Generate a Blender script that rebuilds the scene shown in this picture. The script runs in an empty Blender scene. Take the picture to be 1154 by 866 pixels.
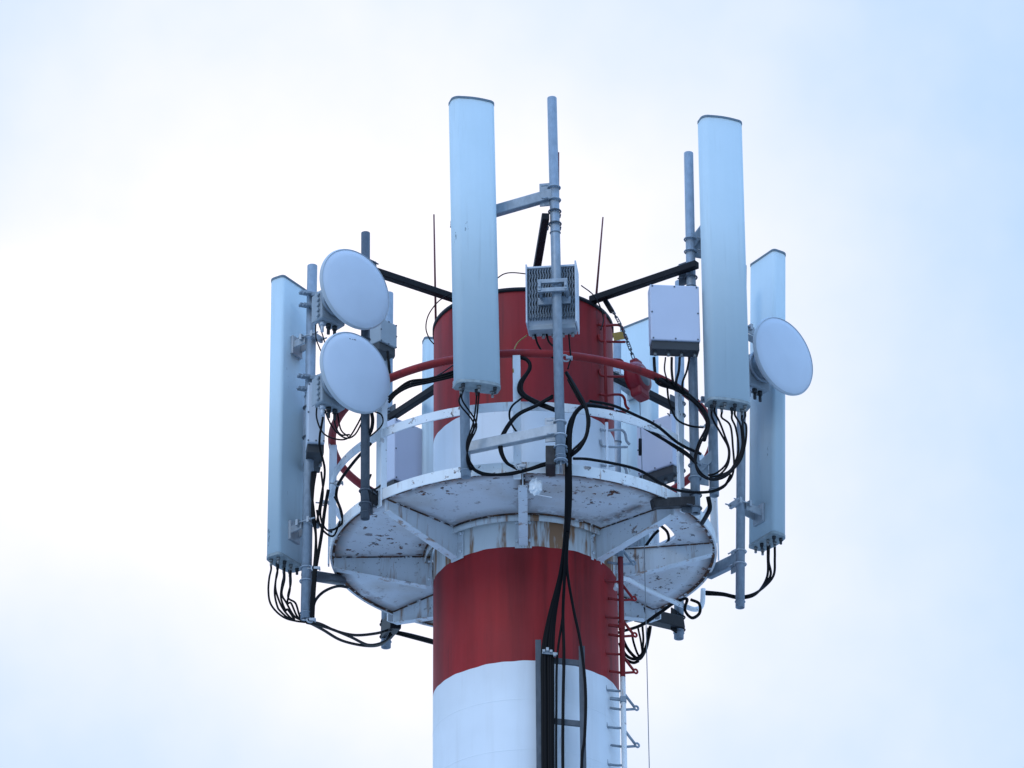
import bpy, bmesh, math, random
from math import sin, cos, pi, radians, atan2, sqrt
from mathutils import Vector as V, Matrix as M
random.seed(7)
S = bpy.context.scene
COL = S.collection

# ------------------------------------------------------------------ camera
F = 5000.0; ELEV = radians(27.2); DIST = 31.5
ROLL = radians(0.4); YAW = -13 / F / cos(ELEV)
CAM = V((0, -DIST, 1.6))
_f = V((sin(YAW)*cos(ELEV), cos(YAW)*cos(ELEV), sin(ELEV)))
_r = V((cos(YAW), -sin(YAW), 0)); _u = _r.cross(_f)
RX = _r*cos(ROLL) - _u*sin(ROLL); UX = _u*cos(ROLL) + _r*sin(ROLL)
cd = bpy.data.cameras.new('camera'); cam = bpy.data.objects.new('camera', cd); COL.objects.link(cam)
cd.sensor_width = 36; cd.lens = 36*F/1154; cd.clip_start = 0.5; cd.clip_end = 6000
m3 = M((RX, UX, -_f)).transposed()
cam.matrix_world = M.Translation(CAM) @ m3.to_4x4()
S.camera = cam

def at(px, py, Y):
    """where the sight line of a photo point meets the upright plane at depth Y"""
    d = _f + RX*((px-577)/F) - UX*((py-433)/F)
    return CAM + d*((Y-CAM.y)/d.y)

# ------------------------------------------------------------------ sky, sun, exposure
SUN_EL, SUN_AZ = radians(38), radians(215)      # azimuth clockwise from +Y
W = bpy.data.worlds.new('World'); S.world = W; W.use_nodes = True
nt = W.node_tree; nt.nodes.clear()
def wn(t, **k):
    n = nt.nodes.new(t)
    for a, b in k.items(): setattr(n, a, b)
    return n
def lk(a, b): nt.links.new(a, b)
sky = wn('ShaderNodeTexSky', sky_type='NISHITA', sun_disc=False, sun_elevation=SUN_EL, sun_rotation=SUN_AZ)
tc = wn('ShaderNodeTexCoord')
def noise(scale, det, rough=0.5, off=(0, 0, 0)):
    mp = wn('ShaderNodeMapping'); mp.inputs['Location'].default_value = off
    lk(tc.outputs['Generated'], mp.inputs['Vector'])
    n = wn('ShaderNodeTexNoise'); n.inputs['Scale'].default_value = scale
    n.inputs['Detail'].default_value = det; n.inputs['Roughness'].default_value = rough
    lk(mp.outputs[0], n.inputs['Vector']); return n.outputs['Fac']
def math_(op, a, b=None, c=None):
    n = wn('ShaderNodeMath', operation=op)
    for i, x in enumerate((a, b, c)):
        if x is None: continue
        if isinstance(x, (int, float)): n.inputs[i].default_value = x
        else: lk(x, n.inputs[i])
    return n.outputs[0]
def sdir(px, py):
    return (_f + RX*((px-577)/F) - UX*((py-433)/F)).normalized()
def glow(px, py, rad_px, gain):
    """a thin bright spot in the cloud deck, round a direction of the sky"""
    vm = wn('ShaderNodeVectorMath', operation='DISTANCE')
    nrm = wn('ShaderNodeVectorMath', operation='NORMALIZE'); lk(tc.outputs['Generated'], nrm.inputs[0])
    lk(nrm.outputs[0], vm.inputs[0]); vm.inputs[1].default_value = sdir(px, py)
    q = math_('DIVIDE', vm.outputs['Value'], rad_px/F)
    q = math_('MULTIPLY', q, q)
    return math_('MULTIPLY', math_('EXPONENT', math_('MULTIPLY', q, -1.0)), gain)
bright = math_('ADD', glow(420, 420, 600, 0.46), math_('ADD', glow(60, 430, 280, 0.20), glow(760, 620, 380, 0.12)))
bright = math_('ADD', bright, math_('MULTIPLY', math_('SUBTRACT', noise(9, 5, 0.55, (3.1, 0.4, 1.7)), 0.5), 0.36))
bright = math_('ADD', bright, math_('MULTIPLY', math_('SUBTRACT', noise(30, 4, 0.5, (0.4, 2, 1)), 0.5), 0.16))
bright = math_('MAXIMUM', bright, -0.2)
sep = wn('ShaderNodeSeparateXYZ'); lk(tc.outputs['Generated'], sep.inputs[0])
zen = math_('MULTIPLY', math_('MAXIMUM', math_('SUBTRACT', sep.outputs['Z'], 0.55), 0.0), 2.4)   # an overcast sky is brighter overhead
def chan(base, gb, gz):
    a = math_('ADD', base, math_('MULTIPLY', bright, gb))
    return math_('ADD', a, math_('MULTIPLY', zen, gz))
cmb = wn('ShaderNodeCombineXYZ')
lk(chan(5.2, 12.6, 4.4), cmb.inputs[0]); lk(chan(7.45, 7.4, 11.0), cmb.inputs[1]); lk(chan(10.5, 3.0, 25.0), cmb.inputs[2])
mix = wn('ShaderNodeMixRGB'); mix.inputs[0].default_value = 0.94
lk(sky.outputs[0], mix.inputs[1]); lk(cmb.outputs[0], mix.inputs[2])
bg = wn('ShaderNodeBackground'); bg.inputs['Strength'].default_value = 0.1
wo = wn('ShaderNodeOutputWorld'); lk(mix.outputs[0], bg.inputs['Color']); lk(bg.outputs[0], wo.inputs['Surface'])

sl = bpy.data.lights.new('sun', 'SUN'); sl.energy = 0.7; sl.angle = radians(22); sl.color = (1.0, 0.98, 0.95)
so = bpy.data.objects.new('sun', sl); COL.objects.link(so)
sd = V((sin(SUN_AZ)*cos(SUN_EL), cos(SUN_AZ)*cos(SUN_EL), sin(SUN_EL)))
so.rotation_euler = sd.to_track_quat('Z', 'Y').to_euler(); so.location = (0, 0, 40)
vs = S.view_settings; vs.view_transform = 'Standard'; vs.look = 'None'; vs.exposure = 0; vs.gamma = 1; vs.use_curve_mapping = False
S.cycles.max_bounces = 6; S.cycles.use_denoising = True

# ------------------------------------------------------------------ materials
class Mat:
    def __init__(s, name, rough=0.5, metal=0.0):
        s.m = bpy.data.materials.new(name); s.m.use_nodes = True; s.t = s.m.node_tree
        s.b = s.t.nodes['Principled BSDF']; s.b.inputs['Specular IOR Level'].default_value = 0.3; s.b.inputs['Roughness'].default_value = rough; s.b.inputs['Metallic'].default_value = metal
        s.tc = s.t.nodes.new('ShaderNodeTexCoord')
    def n(s, t, **k):
        n = s.t.nodes.new(t)
        for a, b in k.items(): setattr(n, a, b)
        return n
    def lk(s, a, b): s.t.links.new(a, b)
    def noise(s, scale, det=4, rough=0.55, stretch=(1, 1, 1), off=(0, 0, 0), lo=0.4, hi=0.6):
        mp = s.n('ShaderNodeMapping'); mp.inputs['Scale'].default_value = stretch; mp.inputs['Location'].default_value = off
        s.lk(s.tc.outputs['Object'], mp.inputs['Vector'])
        n = s.n('ShaderNodeTexNoise'); n.inputs['Scale'].default_value = scale; n.inputs['Detail'].default_value = det; n.inputs['Roughness'].default_value = rough
        s.lk(mp.outputs[0], n.inputs['Vector'])
        r = s.n('ShaderNodeMapRange'); r.inputs['From Min'].default_value = lo; r.inputs['From Max'].default_value = hi
        s.lk(n.outputs['Fac'], r.inputs['Value']); return r.outputs[0]
    def mix(s, fac, a, b):
        m = s.n('ShaderNodeMixRGB')
        if isinstance(fac, (int, float)): m.inputs[0].default_value = fac
        else: s.lk(fac, m.inputs[0])
        for i, c in ((1, a), (2, b)):
            if isinstance(c, tuple): m.inputs[i].default_value = (*c, 1)
            else: s.lk(c, m.inputs[i])
        return m.outputs[0]
    def math(s, op, a, b):
        n = s.n('ShaderNodeMath', operation=op)
        for i, x in enumerate((a, b)):
            if isinstance(x, (int, float)): n.inputs[i].default_value = x
            else: s.lk(x, n.inputs[i])
        return n.outputs[0]
    def col(s, c):
        if isinstance(c, tuple): s.b.inputs['Base Color'].default_value = (*c, 1)
        else: s.lk(c, s.b.inputs['Base Color'])
        return s.m
    def bump(s, h, d=0.01, st=0.3):
        b = s.n('ShaderNodeBump'); b.inputs['Distance'].default_value = d; b.inputs['Strength'].default_value = st
        s.lk(h, b.inputs['Height']); s.lk(b.outputs[0], s.b.inputs['Normal'])

RUST = (0.16, 0.055, 0.018); RUST2 = (0.30, 0.14, 0.055); DARK = (0.03, 0.02, 0.018)

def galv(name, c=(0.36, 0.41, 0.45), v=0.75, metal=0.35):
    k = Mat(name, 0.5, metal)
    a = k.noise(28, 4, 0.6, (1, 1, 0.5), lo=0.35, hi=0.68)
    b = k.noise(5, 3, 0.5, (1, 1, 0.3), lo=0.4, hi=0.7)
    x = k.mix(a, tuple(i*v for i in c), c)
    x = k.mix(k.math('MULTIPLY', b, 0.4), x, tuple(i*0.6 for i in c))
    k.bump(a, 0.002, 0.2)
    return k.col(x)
def white_paint(name, c=(0.75, 0.78, 0.81), streak=0.35, rust=0.6, chips=0.0, chip_thr=0.66, edge=None, rust_lo=0.64, fine=True):
    k = Mat(name, 0.45)
    st = k.noise(9, 4, 0.6, (1, 1, 0.07), lo=0.5, hi=0.75)
    bl = k.noise(1.8, 3, 0.5, lo=0.4, hi=0.65)
    x = k.mix(k.math('MULTIPLY', bl, 0.35), c, tuple(i*0.80 for i in c))
    x = k.mix(k.math('MULTIPLY', st, streak), x, (0.42, 0.40, 0.36))
    rs = k.math('MULTIPLY', k.noise(7, 5, 0.7, (1, 1, 0.12), (4, 2, 0), lo=rust_lo, hi=rust_lo+0.08), rust)
    x = k.mix(rs, x, RUST2)
    if edge:                                    # rust creeping in from the rim of the plate
        vm = k.n('ShaderNodeVectorMath', operation='LENGTH')
        mp = k.n('ShaderNodeMapping'); mp.inputs['Scale'].default_value = (1, 1, 0)
        k.lk(k.tc.outputs['Object'], mp.inputs['Vector']); k.lk(mp.outputs[0], vm.inputs[0])
        r = k.n('ShaderNodeMapRange'); r.inputs['From Min'].default_value = edge[0]; r.inputs['From Max'].default_value = edge[1]
        k.lk(vm.outputs['Value'], r.inputs['Value'])
        sx = k.n('ShaderNodeSeparateXYZ'); k.lk(k.tc.outputs['Object'], sx.inputs[0])
        an = k.math('ARCTAN2', sx.outputs['Y'], sx.outputs['X'])
        ray = k.math('MULTIPLY', k.math('ABSOLUTE', k.math('SINE', k.math('MULTIPLY', an, 4.0), 0.0), 0.0), vm.outputs['Value'])
        rr = k.n('ShaderNodeMapRange'); rr.inputs['From Min'].default_value = 0.30; rr.inputs['From Max'].default_value = 0.02   # and from the welds of the brackets
        k.lk(ray, rr.inputs['Value'])
        inr = k.n('ShaderNodeMapRange'); inr.inputs['From Min'].default_value = 0.92; inr.inputs['From Max'].default_value = 0.76
        k.lk(vm.outputs['Value'], inr.inputs['Value'])
        near = k.math('MAXIMUM', k.math('MAXIMUM', r.outputs[0], k.math('MULTIPLY', rr.outputs[0], 0.75)), k.math('MULTIPLY', inr.outputs[0], 0.7))
        e0 = k.math('MULTIPLY', r.outputs[0], k.noise(2.4, 7, 0.7, off=(5, 1, 7), lo=0.36, hi=0.46))
        e1 = k.math('MULTIPLY', near, k.noise(4.2, 7, 0.7, off=(2, 9, 1), lo=0.41, hi=0.51))
        e = k.math('MAXIMUM', e0, e1)
        x = k.mix(k.math('MULTIPLY', k.noise(2.2, 5, 0.6, off=(6, 2, 8), lo=0.46, hi=0.66), 0.5), x, (0.46, 0.40, 0.33))
        x = k.mix(e, x, k.mix(k.noise(16, 3), RUST, DARK))
    if chips:
        ch = k.noise(11, 6, 0.68, off=(1, 5, 2), lo=chip_thr, hi=chip_thr+0.012)
        ch2 = k.noise(34, 4, 0.6, off=(7, 1, 3), lo=0.655, hi=0.67)
        patch = k.noise(1.7, 3, 0.5, off=(3, 8, 4), lo=0.44, hi=0.56)
        ch = k.math('MULTIPLY', ch, k.math('ADD', k.math('MULTIPLY', patch, 0.85), 0.15)); ch2 = k.math('MULTIPLY', ch2, k.math('MULTIPLY', patch, 1.0 if fine else 0.0))
        x = k.mix(k.math('MULTIPLY', k.math('MAXIMUM', ch, ch2), chips), x, k.mix(k.noise(30, 3), RUST, DARK))
    return k.col(x)
def red_paint(name, c=(0.35, 0.014, 0.016)):
    k = Mat(name, 0.6)
    st = k.noise(4.2, 5, 0.62, (1, 1, 0.07), lo=0.40, hi=0.64)
    st2 = k.math('MULTIPLY', k.noise(14, 5, 0.65, (1, 1, 0.035), (3, 3, 0), lo=0.54, hi=0.70), k.noise(1.6, 3, 0.5, off=(5, 2, 9), lo=0.42, hi=0.58))
    bl = k.noise(1.5, 4, 0.55, lo=0.35, hi=0.7)
    x = k.mix(st, c, tuple(i*0.5 for i in c))
    x = k.mix(k.math('MULTIPLY', bl, 0.55), x, (0.26, 0.028, 0.032))
    x = k.mix(k.math('MULTIPLY', st2, 0.7), x, (0.075, 0.010, 0.012))
    return k.col(x)
def plain(name, c, rough=0.5, metal=0.0, var=0.12, scale=6, stretch=(1, 1, 1)):
    k = Mat(name, rough, metal)
    a = k.noise(scale, 4, 0.55, stretch, lo=0.35, hi=0.68)
    return k.col(k.mix(a, c, tuple(i*(1-var) for i in c)))
def dull(m, v):
    m.node_tree.nodes['Principled BSDF'].inputs['Specular IOR Level'].default_value = v; return m
def antenna_shell(name):
    k = Mat(name, 0.6); dull(k.m, 0.15)
    c = (0.51, 0.605, 0.64)
    oi = k.n('ShaderNodeObjectInfo'); vm = k.n('ShaderNodeVectorMath', operation='ADD')
    cx = k.n('ShaderNodeCombineXYZ'); rz = k.math('MULTIPLY', oi.outputs['Random'], 37.0)
    k.lk(rz, cx.inputs[0]); k.lk(rz, cx.inputs[2]); k.lk(k.tc.outputs['Object'], vm.inputs[0]); k.lk(cx.outputs[0], vm.inputs[1])
    class _T: outputs = {'Object': vm.outputs[0]}
    k.tc = _T
    a = k.noise(26, 3, 0.5, (1, 1, 0.03), lo=0.4, hi=0.62)
    b = k.noise(3.5, 4, 0.6, lo=0.4, hi=0.7)
    x = k.mix(k.math('MULTIPLY', a, 0.35), c, (0.53, 0.63, 0.665))
    x = k.mix(k.math('MULTIPLY', b, 0.35), x, (0.46, 0.56, 0.59))
    st = k.noise(16, 4, 0.6, (1, 1, 0.05), (2, 2, 5), lo=0.58, hi=0.72)      # rain streaks
    x = k.mix(k.math('MULTIPLY', st, 0.28), x, (0.30, 0.36, 0.37))
    d = k.noise(8, 5, 0.7, (1, 1, 0.35), (3, 1, 8), lo=0.69, hi=0.71)
    x = k.mix(k.math('MULTIPLY', d, 0.7), x, (0.10, 0.13, 0.14))
    return k.col(x)
def deck_rust(name):
    k = Mat(name, 0.8)
    x = k.mix(k.noise(9, 5, 0.65, lo=0.4, hi=0.62), DARK, (0.16, 0.07, 0.03))
    return k.col(k.mix(k.noise(13, 5, 0.7, off=(4, 4, 1), lo=0.54, hi=0.60), x, (0.60, 0.62, 0.64)))

MT = dict(
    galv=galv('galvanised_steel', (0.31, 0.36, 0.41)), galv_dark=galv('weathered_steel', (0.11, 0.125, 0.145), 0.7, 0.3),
    galv_bright=galv('bright_zinc_steel', (0.44, 0.47, 0.50), 0.8, 0.45),
    beam=dull(galv('shade_dark_beam', (0.014, 0.014, 0.017), 0.7, 0.0), 0.12),  # near-black base colour carries the shade of the beam undersides
    white=white_paint('white_tower_paint', streak=0.18, rust=0.5, chips=0.7, chip_thr=0.73, fine=False),
    collar=white_paint('stained_white_paint', (0.66, 0.68, 0.67), 0.75, 0.95, rust_lo=0.50),
    deck=white_paint('flaking_deck_paint', (0.68, 0.70, 0.72), 0.0, 0.0, 1.0, 0.588, (1.38, 1.49)),
    rim=white_paint('white_rim_paint', (0.78, 0.80, 0.80), 0.3, 0.8, 0.9, 0.61, rust_lo=0.58),
    rail=white_paint('white_rail_paint', (0.78, 0.80, 0.81), 0.2, 0.8, 0.9, 0.615, rust_lo=0.6),
    bracket=white_paint('white_bracket_paint', (0.66, 0.69, 0.71), 0.5, 0.8, 0.9, 0.62, rust_lo=0.56),
    red=red_paint('red_tower_paint'), red_rail=red_paint('red_rail_paint', (0.31, 0.013, 0.012)),
    shell=antenna_shell('antenna_shell'), cap=plain('antenna_cap', (0.30, 0.35, 0.36), 0.5, 0, 0.35, 20),
    rimline=plain('antenna_edge', (0.14, 0.19, 0.23), 0.5),
    dish=plain('dish_cover', (0.58, 0.63, 0.70), 0.42, 0, 0.05, 3), dish_back=plain('dish_shell', (0.46, 0.50, 0.53), 0.45),
    radio=plain('radio_casing', (0.53, 0.57, 0.62), 0.45, 0, 0.06, 4), radio_white=plain('radio_cover', (0.50, 0.53, 0.62), 0.45, 0, 0.05, 3),
    radio_grey=plain('grey_casing', (0.30, 0.34, 0.37), 0.45), fin=plain('cooling_fin', (0.20, 0.235, 0.27), 0.45, 0.15),
    dark_grey=plain('dark_casing', (0.045, 0.048, 0.052), 0.6),  # even dark grey for connectors and connector bays
    rubber=dull(plain('black_cable', (0.004, 0.004, 0.005), 0.5), 0.12), brass=plain('connector_metal', (0.28, 0.28, 0.27), 0.4, 0.6),
    rust=deck_rust('rust_seam'), rod=plain('rusted_rod', (0.10, 0.018, 0.02), 0.6), grime=galv('grimy_steel', (0.045, 0.040, 0.040), 0.5, 0.1), yellow=plain('yellow_plastic', (0.38, 0.25, 0.06), 0.5),
    reel=plain('red_plastic', (0.24, 0.010, 0.018), 0.4), lens=plain('grey_label', (0.13, 0.14, 0.15), 0.3),
    wire=plain('steel_wire', (0.22, 0.24, 0.26), 0.4, 0.5), clear=plain('plastic_wrap', (0.75, 0.78, 0.80), 0.2),
    ground=plain('pale_ground', (0.46, 0.47, 0.47), 0.9, 0, 0.25, 0.02),
)

# ------------------------------------------------------------------ mesh helpers
class MB:
    def __init__(s): s.b = bmesh.new()
    def box(s, c, size, mat=None, bev=0.0):
        T = bmesh.new(); bmesh.ops.create_cube(T, size=1.0)
        bmesh.ops.scale(T, vec=size, verts=T.verts)
        if bev: bmesh.ops.bevel(T, geom=T.edges[:], offset=bev, segments=2, affect='EDGES', profile=0.5)
        bmesh.ops.transform(T, matrix=M.Translation(c) if mat is None else mat @ M.Translation(c), verts=T.verts)
        return s.add(T)
    def add(s, T):
        me = bpy.data.meshes.new('t'); T.to_mesh(me); T.free(); s.b.from_mesh(me); bpy.data.meshes.remove(me); return s
    def bar(s, a, b, w, h, up=V((0, 0, 1)), bev=0.002):
        """a straight bar of section w x h from a to b"""
        a, b = V(a), V(b); d = b-a; L = d.length; z = d.normalized()
        x = up.cross(z)
        if x.length < 1e-4: x = V((1, 0, 0))
        x.normalize(); y = z.cross(x)
        m = M.Translation((a+b)/2) @ M((x, y, z)).transposed().to_4x4()
        return s.box((0, 0, 0), (w, h, L), m, bev)
    def angle(s, a, b, w, t, up=V((0, 0, 1))):
        """an L section"""
        a, b = V(a), V(b); z = (b-a).normalized(); x = up.cross(z).normalized(); y = z.cross(x)
        s.bar(a - y*(w/2), b - y*(w/2), w, t, up); s.bar(a - x*(w/2-t/2) + y*(t/2+.001), b - x*(w/2-t/2) + y*(t/2+.001), t, w - t, up)
        return s
    def tube(s, pts, r, n=8, cap=True, r1=None, smooth=True):
        pts = [V(p) for p in pts]; N = len(pts); rings = []
        t = (pts[1]-pts[0]).normalized(); ref = V((0, 0, 1)) if abs(t.z) < 0.9 else V((1, 0, 0))
        x = ref.cross(t).normalized()
        for i, p in enumerate(pts):
            if i == 0: t = pts[1]-pts[0]
            elif i == N-1: t = pts[-1]-pts[-2]
            else: t = pts[i+1]-pts[i-1]
            t.normalize(); x = (x - t*x.dot(t)).normalized(); y = t.cross(x)
            rr = r if r1 is None else r + (r1-r)*i/(N-1)
            rings.append([s.b.verts.new(p + x*(rr*cos(2*pi*k/n)) + y*(rr*sin(2*pi*k/n))) for k in range(n)])
        for A, B in zip(rings, rings[1:]):
            for k in range(n):
                f = s.b.faces.new((A[k], A[(k+1) % n], B[(k+1) % n], B[k])); f.smooth = smooth
        if cap:
            s.b.faces.new(rings[0][::-1]); s.b.faces.new(rings[-1])
        return s
    def ring(s, c, R, r, axis=V((0, 0, 1)), n=24, m=6, a0=0, a1=2*pi):
        axis = V(axis).normalized(); ref = V((1, 0, 0)) if abs(axis.x) < 0.9 else V((0, 1, 0))
        x = (ref - axis*ref.dot(axis)).normalized(); y = axis.cross(x); full = abs(a1-a0-2*pi) < 1e-6
        pts = [V(c) + x*(R*cos(a0+(a1-a0)*k/n)) + y*(R*sin(a0+(a1-a0)*k/n)) for k in range(n+1)]
        return s.tube(pts, r, m, cap=not full)
    def lathe(s, prof, n=64, a0=0.0, a1=2*pi, mat=None, smooth=True, close=False):
        full = abs(a1-a0-2*pi) < 1e-6; cols = []
        for k in range(n if full else n+1):
            a = a0 + (a1-a0)*k/n
            co = []
            for R, z in prof:
                p = V((R*cos(a), R*sin(a), z)); co.append(s.b.verts.new(mat @ p if mat else p))
            cols.append(co)
        P = len(prof)
        for k in range(len(cols) if full else len(cols)-1):
            A, B = cols[k], cols[(k+1) % len(cols)]
            for j in range(P if close else P-1):
                j2 = (j+1) % P
                if (prof[j][0] == 0 and prof[j2][0] == 0): continue
                f = s.b.faces.new((A[j], B[j], B[j2], A[j2])); f.smooth = smooth
        if not full and close:
            s.b.faces.new(cols[0]); s.b.faces.new(cols[-1][::-1])
        return s
    def prism(s, poly, z0, z1, mat=None, smooth_side=False):
        lo = [s.b.verts.new((mat @ V((x, y, z0))) if mat else (x, y, z0)) for x, y in poly]
        hi = [s.b.verts.new((mat @ V((x, y, z1))) if mat else (x, y, z1)) for x, y in poly]
        n = len(poly)
        for k in range(n):
            f = s.b.faces.new((lo[k], lo[(k+1) % n], hi[(k+1) % n], hi[k])); f.smooth = smooth_side
        s.b.faces.new(lo[::-1]); s.b.faces.new(hi); return s
    def pipe(s, a, b, r, wall=0.006, n=20):
        """an open-ended steel tube"""
        a, b = V(a), V(b); L = (b-a).length; q = (b-a).to_track_quat('Z', 'Y')
        m = M.Translation(a) @ q.to_matrix().to_4x4(); i = r-wall
        return s.lathe([(i, 0.25), (i, 0), (r, 0), (r, L), (i, L), (i, L-0.2), (0.0005, L-0.2)], n, mat=m)
    def cyl(s, a, b, r, n=14):
        return s.tube([a, b], r, n)
    def build(s, name, mat, parent=None):
        bmesh.ops.remove_doubles(s.b, verts=s.b.verts, dist=1e-6)
        bmesh.ops.recalc_face_normals(s.b, faces=s.b.faces)
        me = bpy.data.meshes.new(name); s.b.to_mesh(me); s.b.free()
        me.materials.append(mat if not isinstance(mat, str) else MT[mat])
        o = bpy.data.objects.new(name, me); COL.objects.link(o)
        if parent: o.parent = parent
        return o
def tag(o, label, cat, group=None):
    o['label'] = label; o['category'] = cat
    if group: o['group'] = group
    return o
def thing(name, label, cat, loc=(0, 0, 0), mat=None, group=None):
    o = bpy.data.objects.new(name, None); COL.objects.link(o); o.empty_display_size = 0.2
    if mat is not None: o.matrix_world = mat
    else: o.location = loc
    return tag(o, label, cat, group)
def spline(pts, sub=6):
    P = [V(p) for p in pts]; P = [P[0]*2-P[1]] + P + [P[-1]*2-P[-2]]; out = []
    for i in range(1, len(P)-2):
        a, b, c, d = P[i-1:i+3]
        for k in range(sub):
            t = k/sub
            out.append(0.5*((2*b) + (c-a)*t + (2*a-5*b+4*c-d)*t*t + (3*b-a-3*c+d)*t*t*t))
    out.append(P[-2]); return out
def frame(o, x, z):
    z = V(z).normalized(); x = V(x); x = (x - z*x.dot(z)).normalized(); y = z.cross(x)
    return M.Translation(o) @ M((x, y, z)).transposed().to_4x4()

# ------------------------------------------------------------------ ground
g = MB(); g.prism([(-3000, -3000), (3000, -3000), (3000, 3000), (-3000, 3000)], -0.5, 0)
go = g.build('ground', 'ground'); go['kind'] = 'structure'

# ------------------------------------------------------------------ tower
RT = 0.718
Z = dict(top=at(590, 326, -RT).z, b1=at(590, 456, -RT).z, b2=at(590, 615.5, -RT).z, b3=at(590, 745, -RT).z)
tower = thing('tower', 'round red and white banded steel tower shaft carrying the platform', 'tower')
def band(name, z0, z1, mat):
    b = MB(); n = max(2, int((z1-z0)/0.4)+1)
    b.lathe([(RT, z0+(z1-z0)*k/n) for k in range(n+1)], 192)
    for v in b.b.verts:                     # the hand painted borders waver a little
        if any(abs(v.co.z-Z[q]) < 1e-4 for q in ('b1', 'b2', 'b3')):
            a = atan2(v.co.y, v.co.x); v.co.z += 0.003*sin(5*a+v.co.z*9)+0.0022*sin(13*a+2)+0.0015*sin(31*a+1)
    return b.build(name, mat, tower)
band('red_band', Z['b1'], Z['top'], 'red')
band('white_band', at(590, 533, -1.51).z, Z['b1'], 'white'); band('white_band', Z['b2'], at(590, 533, -1.51).z, 'collar')
band('red_band', Z['b3'], Z['b2'], 'red')
z = Z['b3']; k = 0
band('white_band', z-3.0, z, 'white'); band('red_band', z-6, z-3, 'red'); band('white_band', z-9, z-6, 'white'); band('red_band', z-12, z-9, 'red'); band('white_band', 0, z-12, 'white')
b = MB(); b.lathe([(0.0005, Z['top']-0.03), (RT-0.03, Z['top']-0.03), (RT-0.03, Z['top']+0.012), (RT+0.010, Z['top']+0.012), (RT+0.010, Z['top']-0.02), (RT+0.001, Z['top']-0.02)], 128); b.build('top_cap', 'beam', tower)
for dz in (0.31, 0.72, 1.15):
    b = MB(); b.lathe([(RT+.0005, z-dz-.006), (RT+.0014, z-dz-.003), (RT+.0014, z-dz+.003), (RT+.0005, z-dz+.006)], 128); b.build('weld_seam', 'white', tower)

# ------------------------------------------------------------------ service platform
RP = 1.51; PX = -0.012
ZD = at(590, 533, -RP).z                        # underside of the rim
plat = thing('service_platform', 'flaking white ring platform with guard rail around the tower top', 'platform', (PX, 0, ZD))
HA0, HA1, HR = radians(-34), radians(-9), 1.17   # the ladder hatch
def sector(name, r0, r1, a0, a1, n):
    b = MB(); b.lathe([(r0, 0.012), (r1, 0.012), (r1, 0.022), (r0, 0.022)], n, a0, a1, smooth=False, close=True); return b
b = sector('deck', RT+0.004, RP-0.006, HA1, HA0+2*pi, 120)
b.lathe([(HR+0.06, 0.012), (RP-0.006, 0.012), (RP-0.006, 0.022), (HR+0.06, 0.022)], 12, HA0, HA1, smooth=False, close=True)
# rounded end of the hatch
am = (HA0+HA1)/2
for sgn in (-1, 1):
    edge = am + sgn*(HA1-HA0)/2
    c = V((HR+0.06)*V((cos(edge), sin(edge))))
    for i in range(6):
        t0, t1 = i/6, (i+1)/6
        def pt(t): a = edge - sgn*t*0.13; R = HR+0.06 - 0.16*(1-t)**2; return (R*cos(a), R*sin(a))
        q0, q1 = pt(t0), pt(t1)
        a0_, a1_ = edge - sgn*t0*0.13, edge - sgn*t1*0.13; Ro = HR+0.062
        b.prism([q0, q1, (Ro*cos(a1_), Ro*sin(a1_)), (Ro*cos(a0_), Ro*sin(a0_))][::sgn], 0.0125, 0.0215)
b.build('deck', 'deck', plat)
b = MB(); b.lathe([(RP-0.012, 0.004), (RP, -0.002), (RP+0.004, 0.0), (RP+0.004, 0.088), (RP-0.006, 0.088), (RP-0.006, 0.01)], 144, smooth=False, close=True)
b.build('rim', 'rim', plat)
b = MB(); b.lathe([(RP-0.034, 0.0115), (RP-0.034, 0.008), (RP-0.007, 0.006), (RP-0.007, 0.0115)], 144, close=True); b.build('weld_seam', 'rust', plat)
b = MB(); b.lathe([(RT+0.003, 0.011), (RT+0.055, 0.011), (RT+0.055, -0.045), (RT+0.045, -0.045), (RT+0.045, -0.002), (RT+0.003, -0.002)], 96, HA1+.05, HA0+2*pi-.05, close=True); b.build('collar_ring', 'collar', plat)
b = MB(); b.lathe([(RT+0.056, 0.0115), (RT+0.056, 0.002), (RT+0.068, 0.006), (RT+0.068, 0.0115)], 96, HA1+.05, HA0+2*pi-.05, close=True); b.build('weld_seam', 'rust', plat)
BR = [270, 225, 180, 135, 90, 45, -8, -39]
for a in BR:
    a = radians(a); m = M.Rotation(a, 4, 'Z') @ M(((1, 0, 0, 0), (0, 0, -1, 0), (0, 1, 0, 0), (0, 0, 0, 1)))   # local x = radius, y = up, z = sideways
    b = MB(); r0, r1 = RT+0.006, RP-0.026; d0, d1 = -0.245, -0.085
    b.prism([(r0, 0.010), (r0, d0), (r1, d1), (r1, 0.010)], -0.005, 0.005, m)
    A = V((r0+0.03, d0-0.003, 0)); B = V((r1-0.01, d1-0.003, 0))
    b.bar(m @ A, m @ B, 0.07, 0.008, up=V((0, 0, 1)))
    b.box((0, 0, 0), (0.012, 0.27, 0.13), m @ M.Translation((r0-0.004, -0.12, 0)), 0.002)
    br = b.build('bracket', 'bracket', plat)
    for y in (-0.05, -0.2):
        for zz in (-0.05, 0.05):
            b = MB(); p = m @ V((r0+0.002, y, zz)); q = m @ V((r0+0.022, y, zz)); b.cyl(p, q, 0.013, 6); b.build('bolt', 'bracket', br)
    for zz in (-0.012, 0.012):
        b = MB(); b.bar(m @ V((r0+.02, 0.0085, zz)), m @ V((r1-0.02, 0.0085, zz)), 0.013, 0.006, bev=0); b.build('weld_seam', 'rust', br)
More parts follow.
